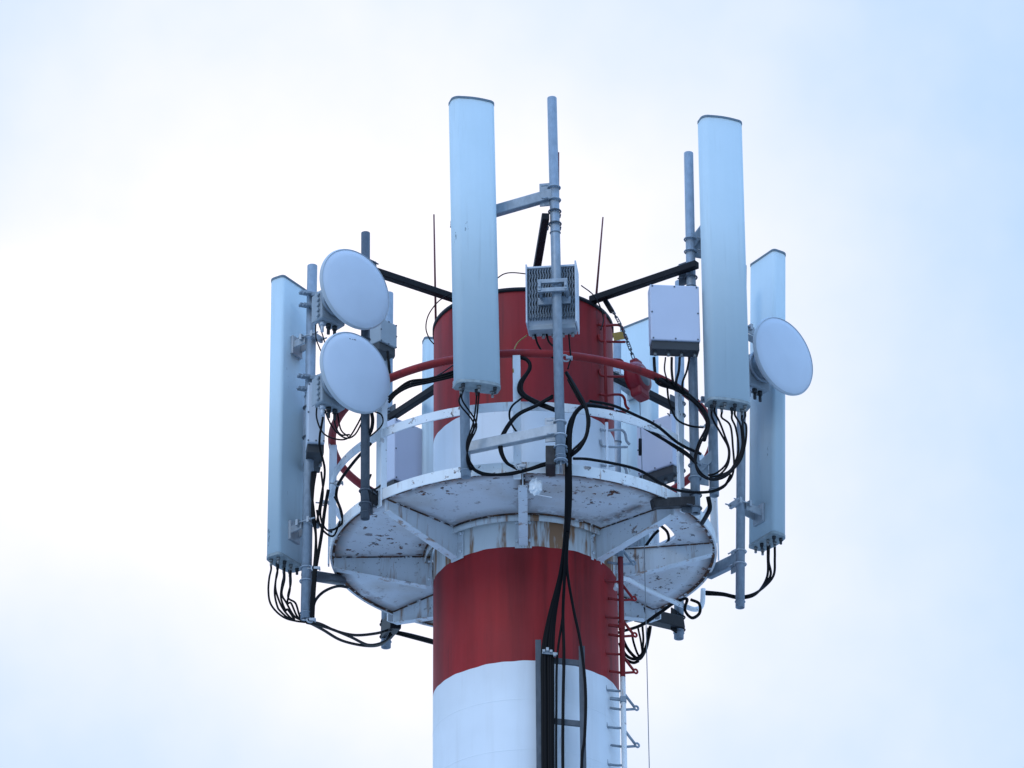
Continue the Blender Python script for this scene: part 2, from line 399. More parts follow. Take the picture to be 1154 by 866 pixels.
# guard rail: red hand rail, white mid rail, posts
ZR = at(590, 398.5, -RP).z - ZD; ZM = at(590, 458, -RP).z - ZD
b = MB(); b.ring((0, 0, ZR), RP, 0.032, n=120, m=14); gr = b.build('guard_rail', 'red_rail', plat)
b = MB(); b.lathe([(RP-0.006, ZM-0.036), (RP+0.006, ZM-0.036), (RP+0.006, ZM+0.036), (RP-0.006, ZM+0.036)], 144, radians(-22), radians(338-0.01), smooth=False, close=True); b.build('mid_rail', 'rail', gr)
for a in (268.5, 224, 180.5, 135, 90, 45, -2.5, -37):
    m = M.Rotation(radians(a), 4, 'Z'); b = MB(); zt = ZR - 0.03
    b.box((RP+0.014, 0, (zt-0.03)/2), (0.012, 0.058, zt+0.09), m, 0.002)
    b.box((RP-0.016, 0.023, (zt+.09)/2), (0.05, 0.012, zt-.1), m, 0.002)
    b.build('post', 'rail', gr)

# ------------------------------------------------------------------ poles
POLES = {}
def pole(key, top, bot, Y, r, label, mat='galv'):
    a, c = at(*bot, Y), at(*top, Y)
    t = thing('antenna_pole', label, 'pole', mat=frame(a, (1, 0, 0), c-a), group='antenna mounting poles')
    L = (c-a).length
    b = MB(); b.pipe((0, 0, 0), (0, 0, L), r); b.build('pipe', mat, t)
    for zz in (0.05, L*0.62):
        b = MB(); b.ring((0, 0, zz), r+0.003, 0.004, n=20, m=5); b.build('collar', mat, t)
    POLES[key] = (a, c, r, t); return t
def pp(key, py):
    """a point on the axis of a pole, at a photo row"""
    a, c, r, t = POLES[key]; best = None; lo, hi = 0.0, 1.0
    for _ in range(40):
        mid = (lo+hi)/2; p = a+(c-a)*mid; d = p-CAM; y = 433-F*d.dot(UX)/d.dot(_f)
        if y > py: lo = mid
        else: hi = mid
    return a+(c-a)*((lo+hi)/2)
pole('front', (622, 111), (632, 521), -1.70, 0.037, 'tall galvanised pole in front of the tower, reaching above the finned radio box')
pole('front_side', (519, 160), (525, 538), -1.60, 0.038, 'galvanised pole mostly hidden behind the central panel antenna')
pole('right', (776, 173), (784, 579), -0.92, 0.037, 'galvanised pole behind the white radio box on the right')
pole('right_side', (797, 165), (805, 559), -0.86, 0.037, 'pole hidden behind the tall right hand panel antenna, its foot showing beneath')
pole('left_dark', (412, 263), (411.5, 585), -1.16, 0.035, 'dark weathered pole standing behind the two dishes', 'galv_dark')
pole('left', (352, 300), (344.5, 698), -0.62, 0.040, 'galvanised pole on the far left holding the two dishes')
pole('right_far', (836.5, 300), (834, 685), 0.05, 0.036, 'galvanised pole under the right dish, hanging below the platform')
pole('back_left', (438, 331), (435, 730), 1.72, 0.040, 'pale pole behind the dishes, its foot below the left platform edge')
pole('back_right', (766, 318), (765, 720), 1.50, 0.040, 'pole behind the white radio box, its foot below the right platform edge')
pole('back', (695.5, 385), (695, 690), 1.45, 0.034, 'grey pole close behind the right edge of the tower')

# ------------------------------------------------------------------ panel antennas
def antenna(top, bot, Y, fdir, label, w=0.345, d=0.16, ncon=6, pole_key=None, clamps=(0.15, 0.8), dark=False):
    a, c = at(*bot, Y), at(*top, Y); zax = (c-a).normalized(); h = (c-a).length
    f = V((fdir[0], fdir[1], 0)).normalized(); yax = -(f - zax*f.dot(zax)).normalized(); xax = yax.cross(zax)
    mat = M.Translation(a) @ M((xax, yax, zax)).transposed().to_4x4()
    t = thing('panel_antenna', label, 'antenna', mat=mat, group='panel antennas around the tower head')
    def sec(g=0.0):
        pts = []; x, rb, rf = w/2+g, 0.030, 0.062
        for k in range(7): a_ = pi*k/12; pts.append((x-rb+rb*sin(pi/2*0+a_) if False else x-rb+rb*cos(pi/2-a_), d/2+g-rb+rb*sin(pi/2-a_)))
        for k in range(9): a_ = -pi/2*k/8; pts.append((x-rf+rf*cos(a_), -d/2-g+rf+0.012+rf*sin(a_)))
        for k in range(1, 8):                                   # gently bulged front
            u = 1-2*k/8; pts.append((u*(x-rf), -d/2-g+0.012*u*u))
        for k in range(9): a_ = -pi/2-pi/2*k/8; pts.append((-x+rf+rf*cos(a_), -d/2-g+rf+0.012+rf*sin(a_)))
        for k in range(7): a_ = pi-pi/2*k/6; pts.append((-x+rb+rb*cos(a_), d/2+g-rb+rb*sin(a_)))
        return pts
    b = MB(); b.prism(sec(), 0.022, h-0.022, smooth_side=True); b.build('radome', 'shell', t)
    b = MB(); b.prism(sec(0.0025), h-0.022, h-0.004); b.prism(sec(-0.006), h-0.004, h); b.build('top_cap', 'rimline', t)
    b = MB(); b.prism(sec(0.002), 0.0, 0.022); b.build('bottom_cap', 'cap', t)
    cons = []
    for k in range(ncon):
        x = (k % (ncon//2) - (ncon//2-1)/2)*w*0.72/(max(1, ncon//2-1)); y = -d*0.2 if k < ncon//2 else d*0.22
        b = MB(); b.cyl((x, y, 0.0005), (x, y, -0.022), 0.015, 10); b.cyl((x, y, -0.022), (x, y, -0.05), 0.0105, 10); b.build('connector', 'brass' if k % 2 else 'dark_grey', t)
        cons.append(mat @ V((x, y, -0.05)))
    inv = mat.inverted()
    if pole_key:
        pa, pc, pr, _ = POLES[pole_key]
        for q in clamps:
            p0 = V((0, d/2, h*q)); P = inv @ pa; Q = inv @ pc; s_ = (h*q-P.z)/(Q.z-P.z)
            p1 = P+(Q-P)*s_; p1.z = h*q
            mid = V((p1.x, d/2+0.03, h*q))
            b = MB()
            b.box((0, d/2+0.012, h*q), (0.13, 0.024, 0.16), None, 0.003)
            for sx in (-0.05, 0.05):
                b.bar(V((sx, d/2+0.02, h*q)), V((p1.x+sx*0.9, p1.y-pr*0.6, p1.z)), 0.014, 0.06)
            b.bar(V((p1.x-0.075, p1.y-pr-0.012, p1.z+.02)), V((p1.x+0.075, p1.y-pr-0.012, p1.z+.02)), 0.022, 0.05)
            b.bar(V((p1.x-0.075, p1.y+pr+0.012, p1.z+.02)), V((p1.x+0.075, p1.y+pr+0.012, p1.z+.02)), 0.022, 0.05)
            for sx in (-0.06, 0.06):
                b.cyl(V((p1.x+sx, p1.y-pr-0.04, p1.z+.02)), V((p1.x+sx, p1.y+pr+0.07, p1.z+.02)), 0.006, 6)
                b.cyl(V((p1.x+sx, p1.y+pr+0.024, p1.z+.02)), V((p1.x+sx, p1.y+pr+0.036, p1.z+.02)), 0.013, 6)
            b.build('mount_bracket', 'galv_bright' if not dark else 'galv_dark', t)
    return cons
C_mid = antenna((532, 115), (538.5, 437), -1.84, (sin(radians(17)), -cos(radians(17))), 'tall pale blue panel antenna in front of the tower, facing the viewer', pole_key='front_side', clamps=(0.06, 0.62), ncon=6)
C_right = antenna((812, 136.5), (820.8, 457), -1.12, (sin(radians(18)), -cos(radians(18))), 'tall pale panel antenna right of the white radio box, facing the viewer', pole_key='right_side', clamps=(0.07, 0.62), ncon=8)
C_left = antenna((324.5, 321.5), (320, 636), -0.46, (-0.84, 0.54), 'outermost panel antenna on the left, its back bolted to the dish pole', pole_key='left', clamps=(0.10, 0.76), ncon=8)
C_far = antenna((867, 292), (866, 612), 0.24, (0.84, 0.54), 'outermost panel antenna on the right, standing behind the single dish', pole_key='right_far', clamps=(0.085, 0.70), ncon=8)
antenna((499, 386), (497, 690), 1.5, (-0.25, 0.97), 'panel antenna half hidden behind the left edge of the tower', ncon=6)
antenna((722, 367), (722, 684), 1.72, (0.66, 0.75), 'panel antenna seen from behind between the tower and white radio box', ncon=6, pole_key='back', clamps=(0.2, 0.75))

# ------------------------------------------------------------------ microwave dishes
def dish(c, Y, phi, R, label, pole_key, py_clamp, tilt=0.0, mark=False):
    o = at(*c, Y); n = V((sin(phi)*cos(tilt), -cos(phi)*cos(tilt), sin(tilt)))
    m = frame(o, V((cos(phi), sin(phi), 0)), n)      # local z looks out of the dish
    t = thing('microwave_dish', label, 'dish', mat=m, group='round microwave dishes')
    b = MB(); b.lathe([(0.0005, 0.022), (R*0.5, 0.019), (R*0.8, 0.010), (R*0.965, 0.0), (R*0.985, -0.006)], 72); b.build('radome', 'dish', t)
    b = MB(); b.lathe([(R*0.972, -0.0005), (R*0.972, 0.003), (R*0.980, 0.003), (R*0.992, -0.004), (R*0.992, -0.008)], 72); b.build('rim_band', 'dish_back', t)
    if mark:
        for sx, sw in ((-0.035, 0.012), (-0.012, 0.006), (0.012, 0.022)):
            b = MB(); b.box((sx, R*0.80, 0.0105), (sw, 0.006, 0.002), M.Rotation(radians(8), 4, 'Z')); b.build('mark', 'lens', t)
    b = MB(); b.lathe([(R*0.984, -0.004), (R, -0.006), (R+0.003, -0.014), (R, -0.026), (R*0.965, -0.034), (R*0.80, -0.085), (R*0.55, -0.145), (R*0.36, -0.19), (0.1, -0.205), (0.0005, -0.205)], 72); b.build('reflector', 'dish_back', t)
    # radio unit behind
    b = MB(); b.lathe([(0.07, -0.206), (0.07, -0.25), (0.11, -0.25), (0.11, -0.27), (0.0005, -0.27)], 24); b.build('feed_hub', 'galv', t)
    ru = MB(); dn = m.inverted().to_3x3() @ V((0, 0, -1)); cc = dn*0.05
    ru.box((cc.x, cc.y, -0.33), (0.23, 0.25, 0.105), None, 0.012)
    for k in range(7): ru.box((cc.x-0.105+0.035*k, cc.y, -0.40), (0.008, 0.23, 0.035))
    for k in range(5): ru.cyl((cc.x-0.135, cc.y-0.09+0.045*k, -0.32), (cc.x-0.115, cc.y-0.09+0.045*k, -0.32), 0.016, 8)
    ru.bar((cc.x-0.07, cc.y+0.14, -0.30), (cc.x-0.07, cc.y+0.14, -0.40), .02, .03); ru.bar((cc.x+0.07, cc.y+0.14, -0.30), (cc.x+0.07, cc.y+0.14, -0.40), .02, .03); ru.bar((cc.x-0.08, cc.y+0.15, -0.39), (cc.x+0.08, cc.y+0.15, -0.39), .02, .02)
    r = ru.build('radio_unit', 'radio_grey', t)
    dn = m.inverted().to_3x3() @ V((0, 0, -1))
    for sx in (-0.07, -0.01, 0.05):
        b = MB(); p = V((sx, 0, -0.33)) + dn*0.18; b.cyl(p, p+dn*0.03, 0.02, 10); b.cyl(p+dn*0.03, p+dn*0.085, 0.013, 10); b.build('connector', 'dark_grey' if sx > -0.02 else 'radio', r)
    P = m.inverted() @ pp(pole_key, py_clamp); pr = POLES[pole_key][2]
    up = m.inverted().to_3x3() @ (POLES[pole_key][1]-POLES[pole_key][0]).normalized()
    b = MB()
    hub = V((0, 0, -0.235)); dirn = (P-hub).normalized()
    side = up.cross(dirn).normalized()
    b.bar(hub+dirn*0.05+up*0.05, P-dirn*pr*1.05+up*0.05, 0.05, 0.03, up)
    b.bar(hub+dirn*0.05-up*0.06, P-dirn*pr*1.05-up*0.06, 0.05, 0.03, up)
    for q in (0.05, -0.06):
        b.bar(P-dirn*(pr+0.01)+up*q-side*0.085, P-dirn*(pr+0.01)+up*q+side*0.085, 0.045, 0.02, up)
        b.bar(P+dirn*(pr+0.012)+up*q-side*0.085, P+dirn*(pr+0.012)+up*q+side*0.085, 0.045, 0.02, up)
        for sg in (-0.065, 0.065):
            b.cyl(P-dirn*(pr+0.06)+up*q+side*sg, P+dirn*(pr+0.09)+up*q+side*sg, 0.006, 6)
    b.lathe([(0.118, -0.24), (0.135, -0.24), (0.135, -0.265), (0.118, -0.265)], 24, close=True)
    b.build('pole_mount', 'galv', t)
dish((401, 325.5), -1.36, radians(40), 0.334, 'upper of the two pale round dishes mounted on the left pole', 'left', 338)
dish((401.5, 419.5), -1.36, radians(40), 0.334, 'lower of the two pale round dishes mounted on the left pole', 'left', 432, mark=True)
dish((884, 401), -0.30, radians(43), 0.330, 'single grey white dish on the far right in front of the rear antenna', 'right_far', 412)

# ------------------------------------------------------------------ radio units
def radio(c, Y, phi, size, label, mat='radio_white', finned=False, pole_key=None, base='dark_grey', ncon=4, fin_side=1):
    w, d, h = size; o = at(*c, Y)
    m = M.Translation(o) @ M.Rotation(phi, 4, 'Z')
    t = thing('radio_unit', label, 'radio unit', mat=m, group='box shaped radio units')
    b = MB(); b.box((0, 0, 0), (w, d, h), None, 0.008); b.build('casing', mat, t)
    cb = 0.075
    if not finned:
        b = MB(); b.box((0, 0.008, -h/2-cb/2), (w*0.965, d*0.9, cb-0.004), None, 0.003); bp = b.build('connector_bay', base, t)
        for sx, sz in ((-.45, -.47), (0, -.47), (.45, -.47), (-.45, .47), (0, .47), (.45, .47), (-.465, 0), (.465, 0)):
            b = MB(); b.cyl((sx*w, -d/2+0.002, sz*h), (sx*w, -d/2-0.004, sz*h), 0.007, 8); b.build('screw', 'galv_dark', t)
    else:
        for k in range(17):
            x = -w/2+0.022 + (w-0.044)*k/16; b = MB()
            pts = []
            for j in range(25):
                zz = -h/2+0.05+(h-0.08)*j/24; pts.append(V((x+0.004*sin(j*1.6), -d/2-0.026, zz)))
            for p, q in zip(pts, pts[1:]): b.bar(p, q, 0.052, 0.006, up=V((1, 0, 0)), bev=0)
            b.build('cooling_fin', 'fin', t)
        b = MB(); b.box((-w/2-0.002, -0.03, 0), (0.012, d+0.10, h+0.01), None, 0.003); b.box((w/2+0.002, -0.03, 0), (0.012, d+0.10, h+0.03), None, 0.003)
        b.bar((-w/2, -d/2-0.03, h/2-0.012), (w/2, -d/2-0.03, h/2-0.012), 0.05, 0.016); b.build('side_plate', 'radio', t)
        b = MB(); b.box((0, -0.03, -h/2-0.022), (w*0.96, d*0.95, 0.04), None, 0.004); bp = b.build('connector_bay', 'radio_grey', t)
        b = MB()
        for zz in (0.03, -0.045): b.bar((-0.09, -0.255, zz), (0.14, -0.255, zz), 0.024, 0.034)
        b.bar((-0.10, -d/2-0.062, -0.07), (0.15, -d/2-0.062, -0.07), 0.02, 0.06)
        for sx in (-0.075, 0.125):
            b.bar((sx, -0.275, -0.008), (sx, -d/2-0.05, -0.008), 0.022, 0.085); b.cyl((sx, -0.29, -.02), (sx, -d/2-0.02, -.02), 0.008, 8)
        b.build('mount_bracket', 'galv', t)
    for k in range(ncon):
        x = (k-(ncon-1)/2)*w*0.8/max(1, ncon-1); b = MB(); z0 = -h/2-(cb if not finned else 0.04)
        b.cyl((x, 0.0, z0+.003), (x, 0.0, z0-0.03), 0.013, 8)
        b.build('connector', 'brass', bp)
    if pole_key:
        a, c_, pr, _ = POLES[pole_key]; iv = m.inverted()
        for q in (-h*0.25, h*0.25):
            P = iv @ (a+(c_-a)*max(0, min(1, ((o.z+q)-a.z)/(c_.z-a.z)))); b = MB()
            b.bar(V((P.x*0.3, d/2-0.01, q)), P - V((P.x, P.y, 0)).normalized()*pr*0.8, 0.06, 0.05, bev=.003)
            b.ring(P, pr+0.008, 0.008, n=16, m=6); b.build('pole_clamp', 'galv_dark', t)
    return m
mR1 = radio((623, 339), -1.50, radians(-6), (0.375, 0.12, 0.50), 'finned grey radio box clamped to the tall front pole', 'radio', finned=True, ncon=5)
mR2 = radio((759.5, 357), -1.12, radians(6), (0.385, 0.13, 0.485), 'bright white radio box beside the right panel antenna', pole_key='right', ncon=4)
mR3 = radio((430, 379), 1.45, radians(48), (0.20, 0.17, 0.22), 'small grey box behind the dishes on the pale pole', 'radio_grey', pole_key='back_left', ncon=2)
mR4 = radio((459, 516), 1.42, radians(44), (0.40, 0.13, 0.56), 'lavender grey radio box behind the railing left of the tower', pole_key='back_left', ncon=4)
mR5 = radio((744, 505), 1.30, radians(-38), (0.36, 0.16, 0.46), 'lavender grey radio box behind the railing right of the tower', pole_key='back_right', ncon=4)
mR6 = radio((354, 478), -0.60, radians(8), (0.135, 0.40, 0.52), 'narrow white radio box hanging under the lower dish on the left pole', 'radio', ncon=2, pole_key='left')

# ------------------------------------------------------------------ support arms
def arm(label, a, b, kind='box', w=0.06, h=0.085, mat='galv', ends=(), clamp=None, plate=None):
    t = thing('support_arm', label, 'support arm', a, group='arms holding the antenna poles')
    a = V(a); d = V(b)-a; o = MB()
    if kind == 'box': o.bar((0, 0, 0), d, w, h, bev=0.006)
    elif kind == 'tube': o.cyl((0, 0, 0), d, w/2, 16)
    else: o.angle((0, 0, 0), d, w, 0.008)
    o.build('beam', mat, t)
    if clamp:
        key, cmat = clamp; pa, pc, pr, _ = POLES[key]; pc = (pc-pa).normalized()
        hor = V((d.x, d.y, 0)).normalized()
        for dz in (-0.055, 0.055):
            # nearest point of the pole axis
            P = d + pc*dz; s_ = (a+P-pa).dot(pc); P = pa+pc*s_ - a
            u = MB(); u.ring(P, pr+0.009, 0.007, axis=pc, n=20, m=6)
            u.build('u_bolt', cmat, t)
        P = d; s_ = (a+P-pa).dot(pc); P = pa+pc*s_ - a
        u = MB(); u.bar(P - hor*(pr+0.012) - pc*0.1, P - hor*(pr+0.012) + pc*0.1, 0.13, 0.012, up=hor.cross(pc))
        for sx in (-0.048, 0.048):
            for dz in (-0.055, 0.055):
                q = P - hor*(pr+0.006) + pc*dz + hor.cross(pc)*sx; u.cyl(q, q - hor*0.05, 0.006, 6)
        u.build('clamp_plate', cmat, t)
    if plate:
        u = MB(); n = V(plate).normalized(); u.bar(-n*0.004, n*0.01, 0.15, 0.17, bev=0.003); u.build('base_plate', mat, t)
    return t
# dark braces from the tower head to the three front poles and the rear one
zb = Z['top'] + 0.05
def brace(label, ang, endp, clampkey, over=0.0, side=0.0):
    a = V((RT*cos(radians(ang)), RT*sin(radians(ang)), 0)); a.z = zb; d = endp-a; h = V((d.x, d.y, 0)).normalized(); sv = V((-h.y, h.x, 0))*side
    return arm(label, a-h*0.03, endp+d.normalized()*over+sv, 'box', 0.058, 0.058, 'beam', clamp=(clampkey, 'galv_dark'))
brace('dark beam from the tower top to the pole behind the dishes', 222, pp('left_dark', 303), 'left_dark')
brace('dark beam from the tower top to the right pole above the white radio box', 322, pp('right', 306), 'right', 0.10, -0.075)
brace('dark beam from the tower top to the front pole, behind the finned radio box', 277.5, pp('front', 246), 'front', 0.02, -0.075)
brace('dark beam from the tower back to the pale rear pole, under the lower dish', 122, pp('back_left', 473), 'back_left')
brace('dark beam at the back of the tower head to the rear right pole', 52, pp('back_right', 462), 'back_right')
# horizontal side arms
arm('upper grey arm between the front pole and the central panel antenna', pp('front_side', 249), pp('front', 219), 'box', 0.06, 0.085, clamp=('front', 'galv'))
arm('lower pale grey arm crossing in front of the platform to the front pole', pp('front_side', 506), pp('front', 484), 'box', 0.06, 0.085, 'galv_bright', clamp=('front', 'galv_bright'))
arm('upper short grey arm between the right pole and the right panel antenna', pp('right_side', 246)+V((.02, 0, 0)), pp('right', 277), 'box', 0.05, 0.07, clamp=('right', 'galv'))
arm('lower short grey arm between the right pole and the right panel antenna', pp('right_side', 512), pp('right', 532), 'box', 0.05, 0.07, clamp=('right', 'galv'))
def rimpt(ang, dz=0.03, R=RP): return V((PX+R*cos(radians(ang)), R*sin(radians(ang)), ZD+dz))
def flat_arm(label, ang, key, py, mat='galv_dark', dz=0.03, **k):
    return arm(label, rimpt(ang, dz), pp(key, py), k.get('kind', 'box'), k.get('w', 0.06), k.get('h', 0.09), mat, clamp=(key, k.get('cm', 'galv')))
_e = pp('front', 512)+V((-.075, .01, 0)); arm('rusty dark bracket fixing the front pole to the platform rim', V((_e.x, -1.48, _e.z)), _e, 'box', 0.075, 0.16, 'grime', clamp=('front', 'galv'))
flat_arm('dark bracket fixing the dark pole to the left front rim', 222, 'left_dark', 561, 'beam', w=0.08, h=0.12, cm='galv_dark')
arm('dark weathered channel under the right front rim reaching to the right pole', rimpt(-47, -0.05, 1.44), pp('right', 566), 'box', 0.065, 0.075, 'grime', clamp=('right', 'galv_dark'))
arm('grey tube arm running from the far left pole to the platform rim', rimpt(163, 0.02), pp('left', 648), 'tube', 0.088, 0.088, 'galv_dark', clamp=('left', 'galv'))
arm('grey angle arm from the right rim up to the pole under the dish', rimpt(14, 0.02), pp('right_far', 629), 'box', 0.05, 0.10, 'galv', clamp=('right_far', 'galv_bright'))
arm('dark bracket below the left rear rim around the pale pole foot', rimpt(133, -0.03), pp('back_left', 711), 'box', 0.09, 0.14, 'beam', clamp=('back_left', 'beam'))
arm('dark arm under the right rear rim reaching to the rear pole foot', rimpt(47, -0.05, 1.35), pp('back_right', 703), 'box', 0.11, 0.10, 'beam', clamp=('back_right', 'beam'))

# ------------------------------------------------------------------ lightning rods
def rod(a, b, label, Y=0.0):
    p, q = at(*a, Y), at(*b, Y); t = MB(); t.tube([V((0, 0, 0)), p-q], 0.010, 8, r1=0.006)
    o = t.build('lightning_rod', 'rod'); o.location = q; tag(o, label, 'lightning rod', 'thin rods on the tower head')
rod((489, 242), (491.5, 385), 'thin dark red rod left of the central panel antenna', -0.05)
rod((679.5, 245), (671, 345), 'thin dark red rod right of the finned radio box', 0.15)
rod((629.5, 172), (629, 330), 'thin dark red rod almost hidden behind the front pole', 0.1)

# ------------------------------------------------------------------ ladder
LA = radians(-25); LR = 0.815
rad = V((cos(LA), sin(LA), 0)); tan = V((-sin(LA), cos(LA), 0))
lad = thing('climbing_ladder', 'single pole ladder of bent rungs on the right side of the tower', 'ladder', rad*LR)
UP = V((cos(radians(-31))*0.757, sin(radians(-31))*0.757, 0)) - rad*LR      # above the platform the ladder sits closer in
def lseg(z0, z1, mat, off=V((0, 0, 0)), r=0.021):
    b = MB(); b.cyl(off+V((0, 0, z0)), off+V((0, 0, z1)), r, 12); b.build('ladder_pole', mat, lad)
zp = at(590, 533, -1.51).z
lseg(Z['b3']+0.02, Z['b2']+0.10, 'red_rail'); lseg(Z['b2']+0.10, zp+0.05, 'rail'); lseg(Z['b1'], Z['top']-0.06, 'red_rail', UP, 0.013); lseg(zp+0.05, Z['b1'], 'rail', UP, 0.013); lseg(0.3, Z['b3']+0.02, 'rail')
def wire(pts, r, mt, nm): b = MB(); b.tube(spline(pts, 5), r, 8); b.build(nm, mt, lad)
zz = Z['b2'] + 0.17; i = 0
while zz > Z['b3'] - 1.6:
    mt = 'red_rail' if Z['b3']-0.05 < zz < Z['b2']+0.1 else 'galv'
    H = lambda x, y, dz: V((x, y, zz+dz))
    wire([H(0, 0, 0), H(-0.05, 0, -.002), H(-0.10, -0.02, -.004), H(-.128, -.025, 0), H(-.134, -.026, .035)], 0.010, mt, 'rung')
    tp = tan*0.08+rad*0.062
    b = MB(); b.tube([H(-.10, -.02, -.15), H(0.0, 0.03, -.145), H(tp.x, tp.y, -.132)], 0.0105, 8); b.build('rung', mt, lad)
    b = MB(); b.tube([H(0, 0, -.01), H(tp.x*0.45, tp.y*0.45, -.062), H(tp.x, tp.y, -.122)], 0.0105, 8); b.ring(H(tp.x*1.12, tp.y*1.12, -.122), 0.017, 0.0085, axis=V((0.5, -.85, .1)), n=14, m=6); b.build('rung', mt, lad)
    if i % 2 == 0:
        b = MB(); b.bar((0, 0, zz-.075), (-.10, -.03, zz-.075), 0.022, 0.022); b.box((0, 0, zz-.075), (0.05, 0.05, 0.05), None, 0.006); b.build('standoff', mt, lad)
    zz -= 0.305; i += 1
zz = Z['top'] - 0.16
while zz > zp+0.15:
    mt = 'red_rail' if zz > Z['b1'] else 'galv_bright'; O = UP
    H = lambda x, y, dz: O+V((x, y, zz+dz))
    wire([H(-.05, -.02, .0), H(0, 0, .0), H(.07, .01, .012), H(.12, .02, .012), H(.145, .04, -.01), H(.155, .06, -.06), H(.18, .08, -.085)], 0.011, mt, 'rung')
    wire([H(-.05, -.02, -.09), H(-.04, -.02, -.14), H(0, 0, -.14), H(.09, .02, -.135), H(.16, .05, -.12)], 0.010, mt, 'rung')
    zz -= 0.31

# ------------------------------------------------------------------ cable tray on the shaft
ty = -0.80
tray = thing('cable_tray', 'grey steel ladder tray carrying black cables down the white shaft', 'cable tray', at(632, 866, ty))
o0 = tray.location.copy()
for x0, x1, yt in ((606.5, 606, 722), (655.5, 657, 729)):
    p = at(x0, yt, ty) - o0; q = V((p.x, p.y, 0.2-o0.z)); b = MB(); b.bar(q, p, 0.034, 0.045, up=V((1, 0, 0)))
    b.build('side_rail', 'galv_dark', tray)
    for dz in (0.3, 0.95):
        b = MB(); b.bar(V((p.x, p.y+0.02, p.z-dz)), V((p.x, -RT*0.985-o0.y+0.02, p.z-dz)), 0.03, 0.03); b.build('wall_bracket', 'galv_dark', tray)
p745, q745 = at(607, 743, ty)-o0, at(656, 748, ty)-o0
for k in range(30):
    p = p745-V((0, 0, .495*k)); q = q745-V((0, 0, .495*k)); b = MB(); b.bar(p, q, 0.02, 0.045); b.build('rung', 'galv_dark', tray)

# ------------------------------------------------------------------ fall arrest reel
rc = at(719, 427, -0.55)
fm = frame(rc, V((cos(radians(58)), sin(radians(58)), 0)), V((sin(radians(58)), -cos(radians(58)), 0.10)))
reel = thing('fall_arrest_reel', 'round red reel hanging by a chain from the tower top, steel wire running down', 'safety reel', mat=fm)
b = MB(); SC = 1.12
b.lathe([(0.0005, 0.062), (0.08, 0.062), (0.115, 0.055), (0.135, 0.03), (0.14, 0.0), (0.135, -0.03), (0.115, -0.06), (0.0005, -0.065)], 40)
b.box((0, -0.10, 0), (0.15, 0.16, 0.10), None, 0.02); b.box((0, 0.13, 0), (0.10, 0.07, 0.07), None, 0.015)
b.build('housing', 'reel', reel)
b = MB(); b.lathe([(0.0005, 0.067), (0.075, 0.067), (0.082, 0.061)], 32); b.build('face_plate', 'lens', reel)
iv = fm.inverted(); hang = [at(714, 404, -0.55), at(709, 390, -0.54), at(703, 374, -0.52), at(697, 362, -0.5), at(690, 350, -0.47)]
b = MB()
for p, q in zip(hang, hang[1:]):
    n = max(1, int((q-p).length/0.035))
    for k in range(n):
        s0 = p+(q-p)*(k/n); s1 = p+(q-p)*((k+1.25)/n); d = (s1-s0); ax = d.cross(V((0, 1, 0)) if k % 2 else V((1, .3, 0))).normalized(); sd_ = d.cross(ax).normalized()*0.011
        loop = [s0+sd_, s1+sd_, s1+d*0.1, s1-sd_, s0-sd_, s0-d*0.1, s0+sd_]
        b.tube([iv @ x for x in loop], 0.0042, 5)
b.build('chain', 'galv_dark', reel)
b = MB(); b.bar(iv @ at(681, 337, -0.45), iv @ at(690, 352, -0.47), 0.03, 0.04, bev=0.008); b.build('hook', 'beam', reel)
w0 = at(721, 452, -0.55); b = MB(); b.tube([iv @ w0, iv @ V((w0.x+0.01, -0.55, w0.z-1.0)), iv @ V((w0.x+.02, w0.y, 2.0))], 0.0035, 5); b.build('wire_rope', 'wire', reel)
b = MB(); b.cyl(iv @ at(721.5, 495, -0.55), iv @ at(721.5, 513, -0.55), 0.014, 10); b.build('swivel_hook', 'beam', reel)
tg = MB(); tg.box((0, 0, 0), (0.085, 0.006, 0.07), M.Rotation(radians(-12), 4, 'Y'), 0.002); to = tg.build('plate_tag', 'yellow'); to.location = at(697, 379, -0.42); tag(to, 'small yellow tag plate at the right edge of the tower head', 'tag')

# ------------------------------------------------------------------ cables
def cable(pts, r, label, Y=None, group='black cables', mat='rubber', name='cable', cat='cable', n=8):
    P = [at(p[0], p[1], p[2] if len(p) > 2 else Y) for p in pts]; o = P[0]
    if pts[-1][1] == 890: P += [V((P[-1].x, P[-1].y, h)) for h in (12, 9, 5, 0.2)]      # on down the tray to the ground
    b = MB(); b.tube([p-o for p in spline(P, 7)], r, n); ob = b.build(name, mat); ob.location = o
    return tag(ob, label, cat, group)
def bundle(pts, r, label, n, spread, group, **k):
    for i in range(n):
        ph = random.random()*6.28; q = []
        for j, p in enumerate(pts):
            s = spread if 0 < j < len(pts)-1 else spread*0.35
            q.append((p[0]+s*cos(ph+j*0.7)*random.uniform(.5, 1), p[1]+s*sin(ph+j*0.9)*random.uniform(.5, 1), p[2]+random.uniform(-.03, .03)))
        cable(q, r, label, group=group, **k)
def px_of(p): d = p-CAM; w = d.dot(_f); return 577+F*d.dot(RX)/w, 433-F*d.dot(UX)/w
R1 = 0.0115; R2 = 0.015
